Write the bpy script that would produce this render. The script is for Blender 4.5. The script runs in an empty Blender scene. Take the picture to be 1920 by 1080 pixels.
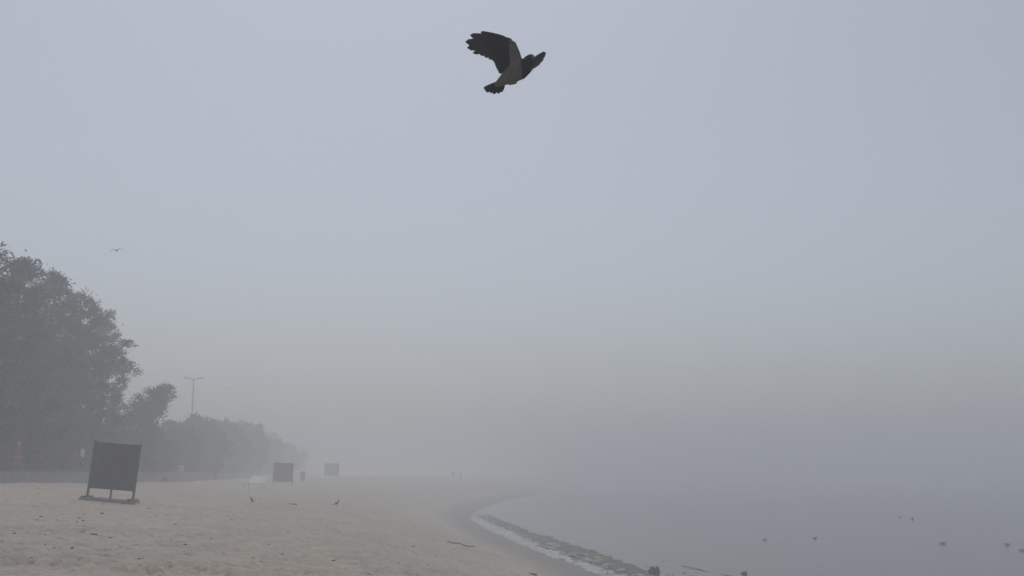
import bpy, bmesh, math, random
import numpy as np
from mathutils import Vector, Matrix, Quaternion

random.seed(7)
RNG = np.random.default_rng(11)
sc = bpy.context.scene
COL = sc.collection
R = math.radians

# ------------------------------------------------------------------ camera
W, H, F = 1920.0, 1080.0, 2000.0          # photograph size and focal length in its pixels
EYE = 3.8                                  # eye above the water
PITCH = math.atan(348.0 / F)
cam_d = bpy.data.cameras.new('camera')
cam_d.sensor_width = 36.0
cam_d.lens = 36.0 * F / W
cam_d.clip_start = 0.1
cam_d.clip_end = 6000.0
cam = bpy.data.objects.new('camera', cam_d)
COL.objects.link(cam)
cam.location = (0, 0, EYE)
cam.rotation_euler = (R(90) + PITCH, 0, 0)
sc.camera = cam

# ------------------------------------------------------------------ sky, sun, exposure
SUN_EL, SUN_AZ = R(62), R(-10)            # a high veiled sun, almost straight ahead
world = bpy.data.worlds.new('World')
sc.world = world
world.use_nodes = True
wn = world.node_tree
for n in list(wn.nodes):
    wn.nodes.remove(n)
sky = wn.nodes.new('ShaderNodeTexSky')
sky.sky_type = 'NISHITA'
sky.sun_disc = False
sky.sun_elevation = SUN_EL
sky.sun_rotation = SUN_AZ
sky.air_density = 1.0
sky.dust_density = 2.0
sky.ozone_density = 1.0
hs = wn.nodes.new('ShaderNodeHueSaturation')
hs.inputs['Saturation'].default_value = 0.57
bg = wn.nodes.new('ShaderNodeBackground')
bg.inputs['Strength'].default_value = 0.10
wo = wn.nodes.new('ShaderNodeOutputWorld')
wn.links.new(sky.outputs[0], hs.inputs['Color'])
wn.links.new(hs.outputs[0], bg.inputs['Color'])
wn.links.new(bg.outputs[0], wo.inputs['Surface'])

sun_d = bpy.data.lights.new('sun', 'SUN')
sun_d.energy = 0.8
sun_d.angle = R(25)
sun_d.color = (1.0, 0.96, 0.9)
sun = bpy.data.objects.new('sun', sun_d)
COL.objects.link(sun)
sdir = Vector((math.sin(SUN_AZ) * math.cos(SUN_EL), math.cos(SUN_AZ) * math.cos(SUN_EL), math.sin(SUN_EL)))
sun.rotation_euler = sdir.to_track_quat('Z', 'Y').to_euler()
sun.location = sdir * 40

sc.view_settings.view_transform = 'Standard'
sc.view_settings.look = 'None'
sc.view_settings.gamma = 1.0
sc.view_settings.use_curve_mapping = False
sc.view_settings.exposure = -0.04
sc.cycles.use_denoising = True
sc.cycles.max_bounces = 14
sc.cycles.volume_bounces = 8
sc.cycles.diffuse_bounces = 3
sc.cycles.glossy_bounces = 3
FOG = 0.0090

# ------------------------------------------------------------------ helpers
CP, SP = math.cos(PITCH), math.sin(PITCH)
FWD, UP, RIGHT = Vector((0, CP, SP)), Vector((0, -SP, CP)), Vector((1, 0, 0))


def ray(px, py):
    return FWD + RIGHT * ((px - W / 2) / F) - UP * ((py - H / 2) / F)


def at(px, py, y):
    d = ray(px, py)
    return Vector((0, 0, EYE)) + d * (y / d.y)


def tag(o, label=None, cat=None, group=None, kind=None):
    if label: o['label'] = label
    if cat: o['category'] = cat
    if group: o['group'] = group
    if kind: o['kind'] = kind
    return o


def empty(name, loc, rot=(0, 0, 0)):
    o = bpy.data.objects.new(name, None)
    o.empty_display_size = 0.2
    COL.objects.link(o)
    o.location = loc
    o.rotation_euler = rot
    return o


def link_mesh(name, me, mat=None, parent=None, loc=None):
    o = bpy.data.objects.new(name, me)
    COL.objects.link(o)
    if mat and not me.materials:
        me.materials.append(mat)
    if parent: o.parent = parent
    if loc is not None: o.location = loc
    return o


def from_bm(name, bm, mat=None, parent=None, loc=None, smooth=False):
    me = bpy.data.meshes.new(name)
    bmesh.ops.recalc_face_normals(bm, faces=bm.faces)
    bm.to_mesh(me); bm.free()
    if smooth:
        me.polygons.foreach_set('use_smooth', [True] * len(me.polygons))
    return link_mesh(name, me, mat, parent, loc)


def from_np(name, verts, faces, mat=None, parent=None, loc=None, smooth=False):
    """verts (n,3), faces (m,k) all the same k"""
    me = bpy.data.meshes.new(name)
    n, m, k = len(verts), len(faces), faces.shape[1]
    me.vertices.add(n); me.loops.add(m * k); me.polygons.add(m)
    me.vertices.foreach_set('co', np.ascontiguousarray(verts, dtype=np.float32).ravel())
    me.loops.foreach_set('vertex_index', np.ascontiguousarray(faces, dtype=np.int32).ravel())
    me.polygons.foreach_set('loop_start', np.arange(0, m * k, k, dtype=np.int32))
    me.polygons.foreach_set('use_smooth', np.full(m, smooth, dtype=bool))
    me.update(calc_edges=True)
    me.validate()
    return link_mesh(name, me, mat, parent, loc)


def bx(bm, c, s, rot=None, bevel=0.0):
    """box centred c, full sizes s"""
    r = bmesh.ops.create_cube(bm, size=1.0)
    vs = r['verts']
    M = Matrix.Diagonal((s[0], s[1], s[2], 1))
    if rot is not None:
        M = rot.to_4x4() @ M
    M = Matrix.Translation(c) @ M
    bmesh.ops.transform(bm, matrix=M, verts=vs)
    if bevel:
        es = list({e for v in vs for e in v.link_edges})
        bmesh.ops.bevel(bm, geom=es, offset=bevel, segments=1, affect='EDGES')


def tube(bm, pts, rads, seg=8, axis2=None, caps=True):
    """loft of ellipses along pts; rads floats or (a,b): a across axis2-perp, b along axis2"""
    pts = [Vector(p) for p in pts]
    rings = []
    ref = Vector(axis2) if axis2 is not None else None
    last = None
    for i, p in enumerate(pts):
        t = (pts[min(i + 1, len(pts) - 1)] - pts[max(i - 1, 0)])
        if t.length < 1e-9: t = Vector((0, 0, 1))
        t.normalize()
        if ref is not None:
            n = ref - t * ref.dot(t)
            if n.length < 1e-4: n = t.orthogonal()
        else:
            n = last - t * last.dot(t) if last is not None else t.orthogonal()
            if n.length < 1e-4: n = t.orthogonal()
        n.normalize(); last = n
        b = t.cross(n)
        r = rads[i]
        ra, rb = (r, r) if not isinstance(r, (tuple, list)) else r
        rings.append([bm.verts.new(p + b * (ra * math.cos(2 * math.pi * k / seg)) + n * (rb * math.sin(2 * math.pi * k / seg))) for k in range(seg)])
    for a, b in zip(rings[:-1], rings[1:]):
        for k in range(seg):
            bm.faces.new((a[k], a[(k + 1) % seg], b[(k + 1) % seg], b[k]))
    if caps:
        bm.faces.new(rings[0][::-1]); bm.faces.new(rings[-1])
    return rings


def rounded(pts, rads):
    """add small closing stations so that a tube ends roundly"""
    pts = [Vector(p) for p in pts]
    def sc_(r, f): return (r[0] * f, r[1] * f) if isinstance(r, (tuple, list)) else r * f
    def mx(r): return max(r) if isinstance(r, (tuple, list)) else r
    d0 = (pts[0] - pts[1]).normalized(); d1 = (pts[-1] - pts[-2]).normalized()
    P, Q = [], []
    for f, k in ((0.25, .95), (.7, .7)):
        P.append(pts[0] + d0 * mx(rads[0]) * k); Q.append(sc_(rads[0], f))
    P += pts; Q += list(rads)
    for f, k in ((.7, .7), (.25, .95)):
        P.append(pts[-1] + d1 * mx(rads[-1]) * k); Q.append(sc_(rads[-1], f))
    return P, Q


def blob(name, chains, voxel, mat, parent=None, loc=None, smooth=3, seg=12):
    """one continuous skin grown over several lofted chains"""
    bm = bmesh.new()
    for ch in chains:
        pts, rads = ch[0], ch[1]
        ax = ch[2] if len(ch) > 2 else None
        P, Q = rounded(pts, rads)
        tube(bm, P, Q, seg, ax)
    bmesh.ops.recalc_face_normals(bm, faces=bm.faces)
    me = bpy.data.meshes.new(name); bm.to_mesh(me); bm.free()
    o = bpy.data.objects.new('tmp', me); COL.objects.link(o)
    md = o.modifiers.new('r', 'REMESH'); md.mode = 'VOXEL'; md.voxel_size = voxel; md.adaptivity = 0
    if smooth:
        ms = o.modifiers.new('s', 'SMOOTH'); ms.iterations = smooth; ms.factor = 0.5
    dg = bpy.context.evaluated_depsgraph_get()
    me2 = bpy.data.meshes.new_from_object(o.evaluated_get(dg))
    bpy.data.objects.remove(o); bpy.data.meshes.remove(me)
    me2.name = name
    me2.polygons.foreach_set('use_smooth', [True] * len(me2.polygons))
    me2.materials.clear()
    return link_mesh(name, me2, mat, parent, loc)


def copy_tree(o, parent=None):
    c = o.copy(); COL.objects.link(c)
    if parent: c.parent = parent
    for ch in list(o.children):
        copy_tree(ch, c)
    return c


# value noise in numpy
def _hash(ix, iy, seed):
    h = (ix.astype(np.int64) * 374761393 + iy.astype(np.int64) * 668265263 + seed * 1442695041) & 0x7fffffff
    h = ((h ^ (h >> 13)) * 1274126177) & 0x7fffffff
    h = h ^ (h >> 16)
    return (h & 0xffff) / 65535.0


def vnoise(x, y, seed=0):
    ix, iy = np.floor(x), np.floor(y)
    fx, fy = x - ix, y - iy
    fx = fx * fx * (3 - 2 * fx); fy = fy * fy * (3 - 2 * fy)
    a = _hash(ix, iy, seed); b = _hash(ix + 1, iy, seed)
    c = _hash(ix, iy + 1, seed); d = _hash(ix + 1, iy + 1, seed)
    return (a * (1 - fx) + b * fx) * (1 - fy) + (c * (1 - fx) + d * fx) * fy - 0.5


def fbm(x, y, oct=4, seed=0):
    s = 0; a = 1.0
    for k in range(oct):
        s = s + a * vnoise(x * 2 ** k + 13.7 * k, y * 2 ** k - 7.3 * k, seed + k); a *= 0.5
    return s


# ------------------------------------------------------------------ materials
class N:
    def __init__(s, name):
        s.m = bpy.data.materials.new(name); s.m.use_nodes = True
        s.t = s.m.node_tree; s.b = s.t.nodes['Principled BSDF']; s.out = s.t.nodes['Material Output']

    def n(s, kind, **kw):
        x = s.t.nodes.new(kind)
        for k, v in kw.items():
            if k in x.inputs: x.inputs[k].default_value = v
            else: setattr(x, k, v)
        return x

    def l(s, a, b): s.t.links.new(a, b)

    def noise(s, scale, detail=4, rough=.55, coord='Object', dist=0.0):
        tc = s.n('ShaderNodeTexCoord')
        nz = s.n('ShaderNodeTexNoise'); nz.inputs['Scale'].default_value = scale
        nz.inputs['Detail'].default_value = detail; nz.inputs['Roughness'].default_value = rough
        nz.inputs['Distortion'].default_value = dist
        s.l(tc.outputs[coord], nz.inputs['Vector'])
        return nz

    def ramp(s, src, stops):
        r = s.n('ShaderNodeValToRGB')
        e = r.color_ramp.elements
        while len(e) < len(stops): e.new(0.5)
        for i, (p, c) in enumerate(stops):
            e[i].position = p; e[i].color = (*c, 1) if len(c) == 3 else c
        s.l(src, r.inputs[0])
        return r

    def mix(s, fac, a, b):
        x = s.n('ShaderNodeMix'); x.data_type = 'RGBA'
        if hasattr(fac, 'name'): s.l(fac, x.inputs[0])
        else: x.inputs[0].default_value = fac
        for v, sock in ((a, x.inputs[6]), (b, x.inputs[7])):
            if hasattr(v, 'name'): s.l(v, sock)
            else: sock.default_value = (*v, 1)
        return x.outputs[2]

    def bump(s, src, strength=.3, dist=.01):
        b = s.n('ShaderNodeBump'); b.inputs['Strength'].default_value = strength; b.inputs['Distance'].default_value = dist
        s.l(src, b.inputs['Height']); s.l(b.outputs[0], s.b.inputs['Normal'])


def speckled(name, c1, c2, scale, rough=.8, bump=.2, bdist=.01, detail=4, spec=.3):
    k = N(name)
    nz = k.noise(scale, detail)
    r = k.ramp(nz.outputs['Fac'], [(.3, c1), (.7, c2)])
    k.l(r.outputs[0], k.b.inputs['Base Color'])
    k.b.inputs['Roughness'].default_value = rough
    k.b.inputs['Specular IOR Level'].default_value = spec
    if bump: k.bump(nz.outputs['Fac'], bump, bdist)
    return k.m


def mat_sand():
    k = N('sand')
    geo = k.n('ShaderNodeNewGeometry')
    sep = k.n('ShaderNodeSeparateXYZ'); k.l(geo.outputs['Position'], sep.inputs[0])
    big = k.noise(.35, 5, .6)
    mid = k.noise(2.6, 8, .72)
    fine = k.noise(60, 3, .7)
    c = k.ramp(mid.outputs['Fac'], [(.28, (.31, .274, .228)), (.42, (.44, .39, .327)), (.55, (.51, .455, .383)), (.75, (.58, .52, .443))])
    c2 = k.ramp(big.outputs['Fac'], [(.35, (.86, .86, .88)), (.65, (1.0, .985, .96))])
    mm = k.n('ShaderNodeMix'); mm.data_type = 'RGBA'; mm.blend_type = 'MULTIPLY'; mm.inputs[0].default_value = 1
    k.l(c.outputs[0], mm.inputs[6]); k.l(c2.outputs[0], mm.inputs[7])
    f2 = k.ramp(k.noise(9, 5, .7).outputs['Fac'], [(.32, (.60, .59, .58)), (.46, (.95, .95, .95)), (.7, (1, 1, 1))])
    m2 = k.n('ShaderNodeMix'); m2.data_type = 'RGBA'; m2.blend_type = 'MULTIPLY'; m2.inputs[0].default_value = 1
    k.l(mm.outputs[2], m2.inputs[6]); k.l(f2.outputs[0], m2.inputs[7])
    # wet sand near the water: depends on how high the sand lies
    add = k.n('ShaderNodeMath', operation='MULTIPLY_ADD'); k.l(big.outputs['Fac'], add.inputs[0]); add.inputs[1].default_value = -.16
    k.l(sep.outputs['Z'], add.inputs[2])
    wet = k.n('ShaderNodeMapRange'); k.l(add.outputs[0], wet.inputs[0])
    wet.inputs[1].default_value = .08; wet.inputs[2].default_value = .5; wet.inputs[3].default_value = 1; wet.inputs[4].default_value = 0
    col = k.mix(wet.outputs[0], m2.outputs[2], (.185, .165, .145))
    k.l(col, k.b.inputs['Base Color'])
    rr = k.n('ShaderNodeMapRange'); k.l(wet.outputs[0], rr.inputs[0]); rr.inputs[3].default_value = .95; rr.inputs[4].default_value = .55
    k.l(rr.outputs[0], k.b.inputs['Roughness'])
    k.b.inputs['Specular IOR Level'].default_value = .25
    ms = k.n('ShaderNodeMath', operation='MULTIPLY_ADD'); k.l(mid.outputs['Fac'], ms.inputs[0]); ms.inputs[1].default_value = .8
    k.l(fine.outputs['Fac'], ms.inputs[2])
    k.bump(ms.outputs[0], .6, .02)
    return k.m


def mat_water():
    k = N('sea_water')
    tc = k.n('ShaderNodeTexCoord')
    mp = k.n('ShaderNodeMapping'); mp.inputs['Scale'].default_value = (1, .55, 1); mp.inputs['Rotation'].default_value = (0, 0, .5)
    k.l(tc.outputs['Object'], mp.inputs[0])
    a = k.n('ShaderNodeTexNoise'); a.inputs['Scale'].default_value = 1.1; a.inputs['Detail'].default_value = 5; a.inputs['Roughness'].default_value = .6
    k.l(mp.outputs[0], a.inputs['Vector'])
    k.b.inputs['Base Color'].default_value = (.035, .05, .058, 1)
    k.b.inputs['Roughness'].default_value = .12
    k.b.inputs['IOR'].default_value = 1.333
    k.bump(a.outputs['Fac'], .5, .05)
    return k.m


def mat_foliage(name, c1, c2):
    k = N(name)
    nz = k.noise(.9, 3)
    info = k.n('ShaderNodeObjectInfo')
    r = k.ramp(nz.outputs['Fac'], [(.3, c1), (.7, c2)])
    k.l(r.outputs[0], k.b.inputs['Base Color'])
    k.b.inputs['Roughness'].default_value = .7
    k.b.inputs['Specular IOR Level'].default_value = .06
    return k.m


M = {}
M['sand'] = mat_sand()
M['water'] = mat_water()
M['needles'] = mat_foliage('pine_needles', (.024, .033, .032), (.036, .046, .042))
M['leaves'] = mat_foliage('shrub_leaves', (.04, .046, .034), (.085, .09, .066))
M['bark'] = speckled('bark', (.05, .04, .033), (.13, .095, .075), 9, .9, .6, .03)
M['concrete'] = speckled('concrete', (.20, .205, .21), (.29, .29, .29), 3, .85, .2, .01)
M['paving'] = speckled('promenade_paving', (.12, .12, .12), (.18, .175, .17), 2, .9, .2, .01)
def mat_sheet():
    k = N('screen_cloth')
    tc = k.n('ShaderNodeTexCoord'); mp = k.n('ShaderNodeMapping'); mp.inputs['Scale'].default_value = (9, 9, .9)
    k.l(tc.outputs['Object'], mp.inputs[0])
    a = k.n('ShaderNodeTexNoise'); a.inputs['Scale'].default_value = 1.0; a.inputs['Detail'].default_value = 5
    k.l(mp.outputs[0], a.inputs['Vector'])
    r = k.ramp(a.outputs['Fac'], [(.3, (.016, .017, .034)), (.55, (.026, .027, .048)), (.75, (.048, .048, .068))])
    k.l(r.outputs[0], k.b.inputs['Base Color']); k.b.inputs['Roughness'].default_value = .65
    k.bump(k.noise(3, 3).outputs['Fac'], .3, .02)
    return k.m


M['screen'] = mat_sheet()
M['frame'] = speckled('weathered_frame', (.055, .058, .058), (.10, .10, .095), 14, .7, .2, .004)
M['plank'] = speckled('grey_plank', (.17, .165, .15), (.30, .29, .26), 12, .9, .3, .006)
M['cream'] = speckled('cream_paint', (.78, .78, .66), (.86, .86, .77), 6, .6, .1, .004)
M['lamp_metal'] = speckled('galvanised_metal', (.10, .105, .11), (.16, .165, .17), 6, .5, .05, .002)
M['bin_dark'] = speckled('dark_bin', (.10, .103, .102), (.16, .16, .158), 7, .6, .1, .004)
M['bin_pale'] = speckled('pale_bin', (.42, .42, .42), (.55, .55, .54), 7, .6, .1, .004)
M['weed'] = speckled('seaweed', (.045, .048, .036), (.17, .17, .13), 7, .75, .9, .04, 7)
M['foam'] = speckled('foam', (.30, .31, .31), (.50, .51, .51), 5, .6, .5, .01, 6)
M['stone'] = speckled('wet_stone', (.035, .033, .033), (.09, .085, .08), 12, .5, .6, .02)
M['debris'] = speckled('debris', (.03, .026, .02), (.09, .075, .055), 20, .9, .5, .01)
M['wood'] = speckled('driftwood', (.07, .06, .05), (.15, .135, .115), 14, .85, .4, .01)
M['black_feather'] = speckled('black_feather', (.013, .0145, .022), (.028, .030, .043), 60, .55, .2, .001)
M['flight_feather'] = speckled('flight_feather', (.024, .022, .026), (.044, .041, .046), 90, .6, .2, .001)
M['grey_feather'] = speckled('grey_feather', (.075, .066, .062), (.12, .108, .10), 45, .85, .3, .002)
M['beak'] = speckled('beak_horn', (.025, .025, .03), (.05, .05, .056), 40, .6, .1, .001)
M['gull_grey'] = speckled('gull_grey', (.05, .052, .056), (.11, .112, .118), 12, .8, .2, .004)
M['gull_white'] = speckled('gull_white', (.35, .36, .37), (.5, .5, .5), 12, .8, .2, .004)
M['skin'] = speckled('skin', (.42, .28, .21), (.52, .36, .28), 20, .6, 0)
M['hair'] = speckled('hair', (.05, .035, .025), (.11, .08, .06), 40, .7, .3, .003)
M['red_cloth'] = speckled('red_cloth', (.20, .03, .03), (.30, .05, .045), 14, .9, .3, .005)
M['white_cloth'] = speckled('white_cloth', (.6, .62, .66), (.75, .76, .8), 14, .9, .3, .005)
M['dark_cloth'] = speckled('dark_cloth', (.03, .032, .04), (.06, .062, .072), 14, .9, .3, .005)
M['tan_cloth'] = speckled('tan_cloth', (.2, .16, .12), (.28, .23, .18), 14, .9, .3, .005)

# ------------------------------------------------------------------ beach terrain
def on_sea(px, py):
    d = ray(px, py); t = -EYE / d.z
    return (d.x * t, d.y * t)


SHORE = [(20, -60), (13.5, -25), (9.6, 0), (6.3, 20)]
SHORE += [on_sea(*p) for p in ((1130, 1080), (1083, 1062), (1033, 1043), (987, 1027), (933, 1002), (905, 989), (884, 975), (884, 964), (900, 955), (926, 945))]
SHORE += [on_sea(953, 937), on_sea(988, 932), on_sea(1010, 925), on_sea(1022, 916), on_sea(1030, 908), (30, 500), (50, 1500)]
SH = np.array(SHORE)


def smooth_poly(P, it=2):
    for _ in range(it):
        Q = [P[0]]
        for a, b in zip(P[:-1], P[1:]):
            Q += [a * .75 + b * .25, a * .25 + b * .75]
        Q.append(P[-1]); P = np.array(Q)
    return P


SH = smooth_poly(SH, 2)


def shore_dist(x, y):
    """signed distance to the waterline, + on land"""
    x = np.asarray(x, float); y = np.asarray(y, float)
    best = np.full(x.shape, 1e18)
    for a, b in zip(SH[:-1], SH[1:]):
        ab = b - a; L2 = ab @ ab
        t = np.clip(((x - a[0]) * ab[0] + (y - a[1]) * ab[1]) / L2, 0, 1)
        d = (x - a[0] - t * ab[0]) ** 2 + (y - a[1] - t * ab[1]) ** 2
        best = np.minimum(best, d)
    xs = np.interp(y, SH[:, 1], SH[:, 0])
    return np.sqrt(best) * np.where(x < xs, 1, -1)


PROF = np.array([(-60, -1.6), (-12, -.55), (-4, -.22), (0, 0), (1, .13), (3, .52), (5, 1.05), (7, 1.6), (9, 2.05), (11, 2.28), (13.5, 2.46), (17.5, 2.83), (21, 3.15), (25, 3.4), (40, 3.48), (400, 3.5)])


def ground(x, y):
    s = shore_dist(x, y)
    z = np.interp(s, PROF[:, 0], PROF[:, 1])
    m = np.clip((s - 1) / 6, 0, 1)
    z = z - np.clip((np.asarray(y) - 45) / 50, 0, 1) * .3 * np.clip((s - 8) / 10, 0, 1)
    return z + m * .10 * fbm(np.asarray(x) * .11, np.asarray(y) * .11, 3, 5)


def gz(x, y):
    return float(ground(np.array([x]), np.array([y]))[0])


def hit(px, py):
    """where the line of sight through a point of the photograph meets the beach"""
    d = ray(px, py); d = d / d.y
    ys = np.arange(12, 400, .25)
    zs = EYE + d.z * ys
    g = ground(d.x * ys, ys)
    i = np.argmax(g >= zs)
    return Vector((d.x * ys[i], ys[i], g[i]))


def build_sand():
    u = np.concatenate([-np.geomspace(40, .56, 40)[:-1], np.arange(-.56, .13, .0021), np.arange(.13, .3, .012), np.geomspace(.3, 40, 40)])
    y = np.concatenate([np.linspace(-60, 13, 40), 14 * np.exp(np.arange(0, math.log(1300 / 14), .0052))])
    U, Y = np.meshgrid(u, y)
    X = np.clip(U * np.maximum(Y, 14), -1380, 1380)
    # keep the sheet a proper grid where it is clipped
    X = X + U * .5
    Z = ground(X.ravel(), Y.ravel()).reshape(X.shape)
    s = shore_dist(X.ravel(), Y.ravel()).reshape(X.shape)
    near = np.clip((130 - np.abs(Y)) / 60, 0, 1)
    dry = np.clip((s - 2.5) / 5, 0.06, 1)
    lump = fbm(X * 2.4, Y * 2.4, 4, 31)
    ridg = np.abs(fbm(X * 1.6 + 4, Y * 1.6, 3, 77))
    Z += near * dry * (.032 * lump - .042 * np.clip(.22 - ridg, 0, 1) + .012 * fbm(X * 6, Y * 6, 2, 9))
    # trampled hollows
    n = 4200
    r = np.random.default_rng(3)
    hy = 16 + 55 * r.random(n) ** 1.5
    hx = -hy * .5 + r.random(n) * (hy * .5)
    hs_ = shore_dist(hx, hy)
    keep = hs_ > 3.0
    hx, hy = hx[keep], hy[keep]
    ang = r.random(len(hx)) * math.pi
    for i in range(len(hx)):
        j0, j1 = np.searchsorted(y, [hy[i] - .45, hy[i] + .45])
        ul = (hx[i] - .45) / max(hy[i], 14); ur = (hx[i] + .45) / max(hy[i], 14)
        k0, k1 = np.searchsorted(u, [ul - .03, ur + .03])
        if j1 <= j0 or k1 <= k0: continue
        dx = X[j0:j1, k0:k1] - hx[i]; dy = Y[j0:j1, k0:k1] - hy[i]
        c, sn = math.cos(ang[i]), math.sin(ang[i])
        q = ((dx * c + dy * sn) / .14) ** 2 + ((-dx * sn + dy * c) / .085) ** 2
        dep = .022 + .036 * ((i * 7919) % 100) / 100
        Z[j0:j1, k0:k1] += -dep * np.exp(-q) + .35 * dep * np.exp(-((np.sqrt(q) - 1.7) ** 2) / .25)
    nv, nu = X.shape
    V = np.stack([X, Y, Z], -1).reshape(-1, 3)
    idx = np.arange(nv * nu).reshape(nv, nu)
    Fq = np.stack([idx[:-1, :-1], idx[:-1, 1:], idx[1:, 1:], idx[1:, :-1]], -1).reshape(-1, 4)
    o = from_np('beach_sand', V, Fq, M['sand'], smooth=True)
    tag(o, kind='structure')
    return o


build_sand()

# sea: one calm sheet
xs = np.concatenate([np.linspace(-1390, -20, 12), np.linspace(-10, 60, 60), np.geomspace(70, 1390, 20)])
ys = np.concatenate([np.linspace(-1390, -20, 10), np.linspace(0, 120, 80), np.geomspace(130, 1390, 20)])
XX, YY = np.meshgrid(xs, ys)
idx = np.arange(XX.size).reshape(XX.shape)
sea = from_np('sea', np.stack([XX, YY, np.zeros_like(XX)], -1).reshape(-1, 3),
              np.stack([idx[:-1, :-1], idx[:-1, 1:], idx[1:, 1:], idx[1:, :-1]], -1).reshape(-1, 4), M['water'], smooth=True)
tag(sea, kind='structure')

# ------------------------------------------------------------------ promenade and its low wall
WSL = -.135                               # the wall runs slightly away from the line of sight
WANG = math.atan(-WSL)


def wx(y): return -23.0 + WSL * (y - 48)


PROM_Z = EYE + .06
bm = bmesh.new()
vs = [(wx(-1200) - .15, -1200), (wx(1300) - .15, 1300), (-1375, 1300), (-1375, -1200)]
lo = [bm.verts.new((x, y, -1.5)) for x, y in vs]; hi = [bm.verts.new((x, y, PROM_Z)) for x, y in vs]
bm.faces.new(hi); bm.faces.new(lo[::-1])
for i in range(4): bm.faces.new((lo[i], lo[(i + 1) % 4], hi[(i + 1) % 4], hi[i]))
prom = from_bm('promenade', bm, M['paving']); tag(prom, kind='structure')

wall = empty('low_wall', (wx(60), 60, EYE - .8), (0, 0, WANG))
bodyL = 6.0
for i in range(48):
    y0 = -6 + i * bodyL
    bm = bmesh.new(); bx(bm, (0, y0 + bodyL / 2 - 60, .36), (.3, bodyL - .03, 1.05), bevel=.012)
    from_bm('wall_block', bm, M['concrete'], wall)
    bm = bmesh.new(); bx(bm, (0, y0 + bodyL / 2 - 60, .925), (.42, bodyL - .015, .08), bevel=.012)
    from_bm('coping', bm, M['paving'], wall)
tag(wall, 'low grey concrete retaining wall between the sand and the trees', 'wall')

# ------------------------------------------------------------------ trees
def leaf_cloud(name, centres, outs, mat, parent, per=26, L=.34, wd=.11, spread=.3, upb=.5, rng=RNG):
    """many small leaf blades grouped in tufts; one mesh"""
    n = len(centres) * per
    C = np.repeat(centres, per, 0) + rng.normal(0, spread, (n, 3)) * np.array([1, 1, .7])
    D = np.repeat(outs, per, 0) * .9 + rng.normal(0, .6, (n, 3)); D[:, 2] += upb
    D /= np.linalg.norm(D, axis=1)[:, None]
    A = rng.normal(0, 1, (n, 3)); S = np.cross(D, A); S /= np.linalg.norm(S, axis=1)[:, None]
    ln = L * (.6 + .8 * rng.random((n, 1))); w = wd * (.6 + .8 * rng.random((n, 1)))
    v0 = C; v1 = C + D * ln * .45 + S * w * .5; v2 = C + D * ln; v3 = C + D * ln * .45 - S * w * .5
    V = np.stack([v0, v1, v2, v3], 1).reshape(-1, 3)
    Fq = np.arange(n * 4).reshape(n, 4)
    return from_np(name, V, Fq, mat, parent)


def pine(base, height, rmax, label, seed, first=.16, lean=(0, 0), n_br=90, per=26, prof=None, squash=1.0, name='pine_tree', group='pines behind the low wall', mat='needles', tuft=.55):
    rng = np.random.default_rng(seed)
    root = empty(name, base)
    tag(root, label, 'tree', group)
    # trunk
    bm = bmesh.new()
    pts, rad = [], []
    r0 = .018 * height + .05
    for i in range(9):
        t = i / 8
        pts.append((lean[0] * t * t + .12 * math.sin(t * 5 + seed), lean[1] * t * t + .12 * math.cos(t * 4 + seed), -.2 + t * (height * .96)))
        rad.append(r0 * (1 - t) ** .8 + .025)
    rad[0] *= 1.35
    tube(bm, pts, rad, 9)
    from_bm('trunk', bm, M['bark'], root, smooth=True)
    P = np.array(pts)
    bm = bmesh.new()
    cen, out = [], []
    if prof is None:
        prof = lambda t: (math.sin(math.pi * min(1, (t * .93 + .07)) ** .75) ** .7)
    for k in range(n_br):
        t = first + (1 - first) * ((k + .5) / n_br)
        z = t * height * .96
        q = np.array([np.interp(t * 8, range(9), P[:, i]) for i in range(3)])
        a = k * 2.399 + rng.random() * .7
        L = rmax * max(.08, prof((t - first) / (1 - first))) * (.55 + .6 * rng.random())
        rise = (.25 + .55 * t) * (.6 + .6 * rng.random())
        dirv = np.array([math.cos(a), math.sin(a) * squash, 0])
        tip = q + dirv * L + np.array([0, 0, rise * L * .45 + .15])
        mid = q + dirv * L * .55 + np.array([0, 0, rise * L * .12])
        rb = .012 * L + .018
        tube(bm, [q, mid, tip], [rb * 1.8, rb, .012], 5)
        m = max(2, int(L * 1.7 + rng.random()))
        for j in range(m):
            f = .32 + .72 * (j + rng.random()) / m
            p = (q * (1 - f) ** 2 + 2 * mid * f * (1 - f) + tip * f * f) if f <= 1 else tip + (tip - mid) * (f - 1)
            side = np.cross(dirv, [0, 0, 1]) * rng.normal(0, .26 * L * (1.1 - .6 * f))
            cen.append(p + side + [0, 0, rng.normal(.05, .12)]); o = dirv + side * .4; out.append(o / (np.linalg.norm(o) + 1e-6))
    from_bm('branches', bm, M['bark'], root)
    leaf_cloud('crown', np.array(cen), np.array(out), M[mat], root, per=int(per * 2.8), spread=tuft * .40, L=.27, wd=.085, rng=rng)
    return root


def top_h(py, y):
    return (888 - py) / F * y + EYE - PROM_Z


def colm(px, off):
    """promenade point `off` metres behind the wall whose column in the photograph is px"""
    k = (px - W / 2) / F * 1.015
    y = (-23.0 - WSL * 48 - off) / (k - WSL)
    return Vector((wx(y) - off, y, PROM_Z))


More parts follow.
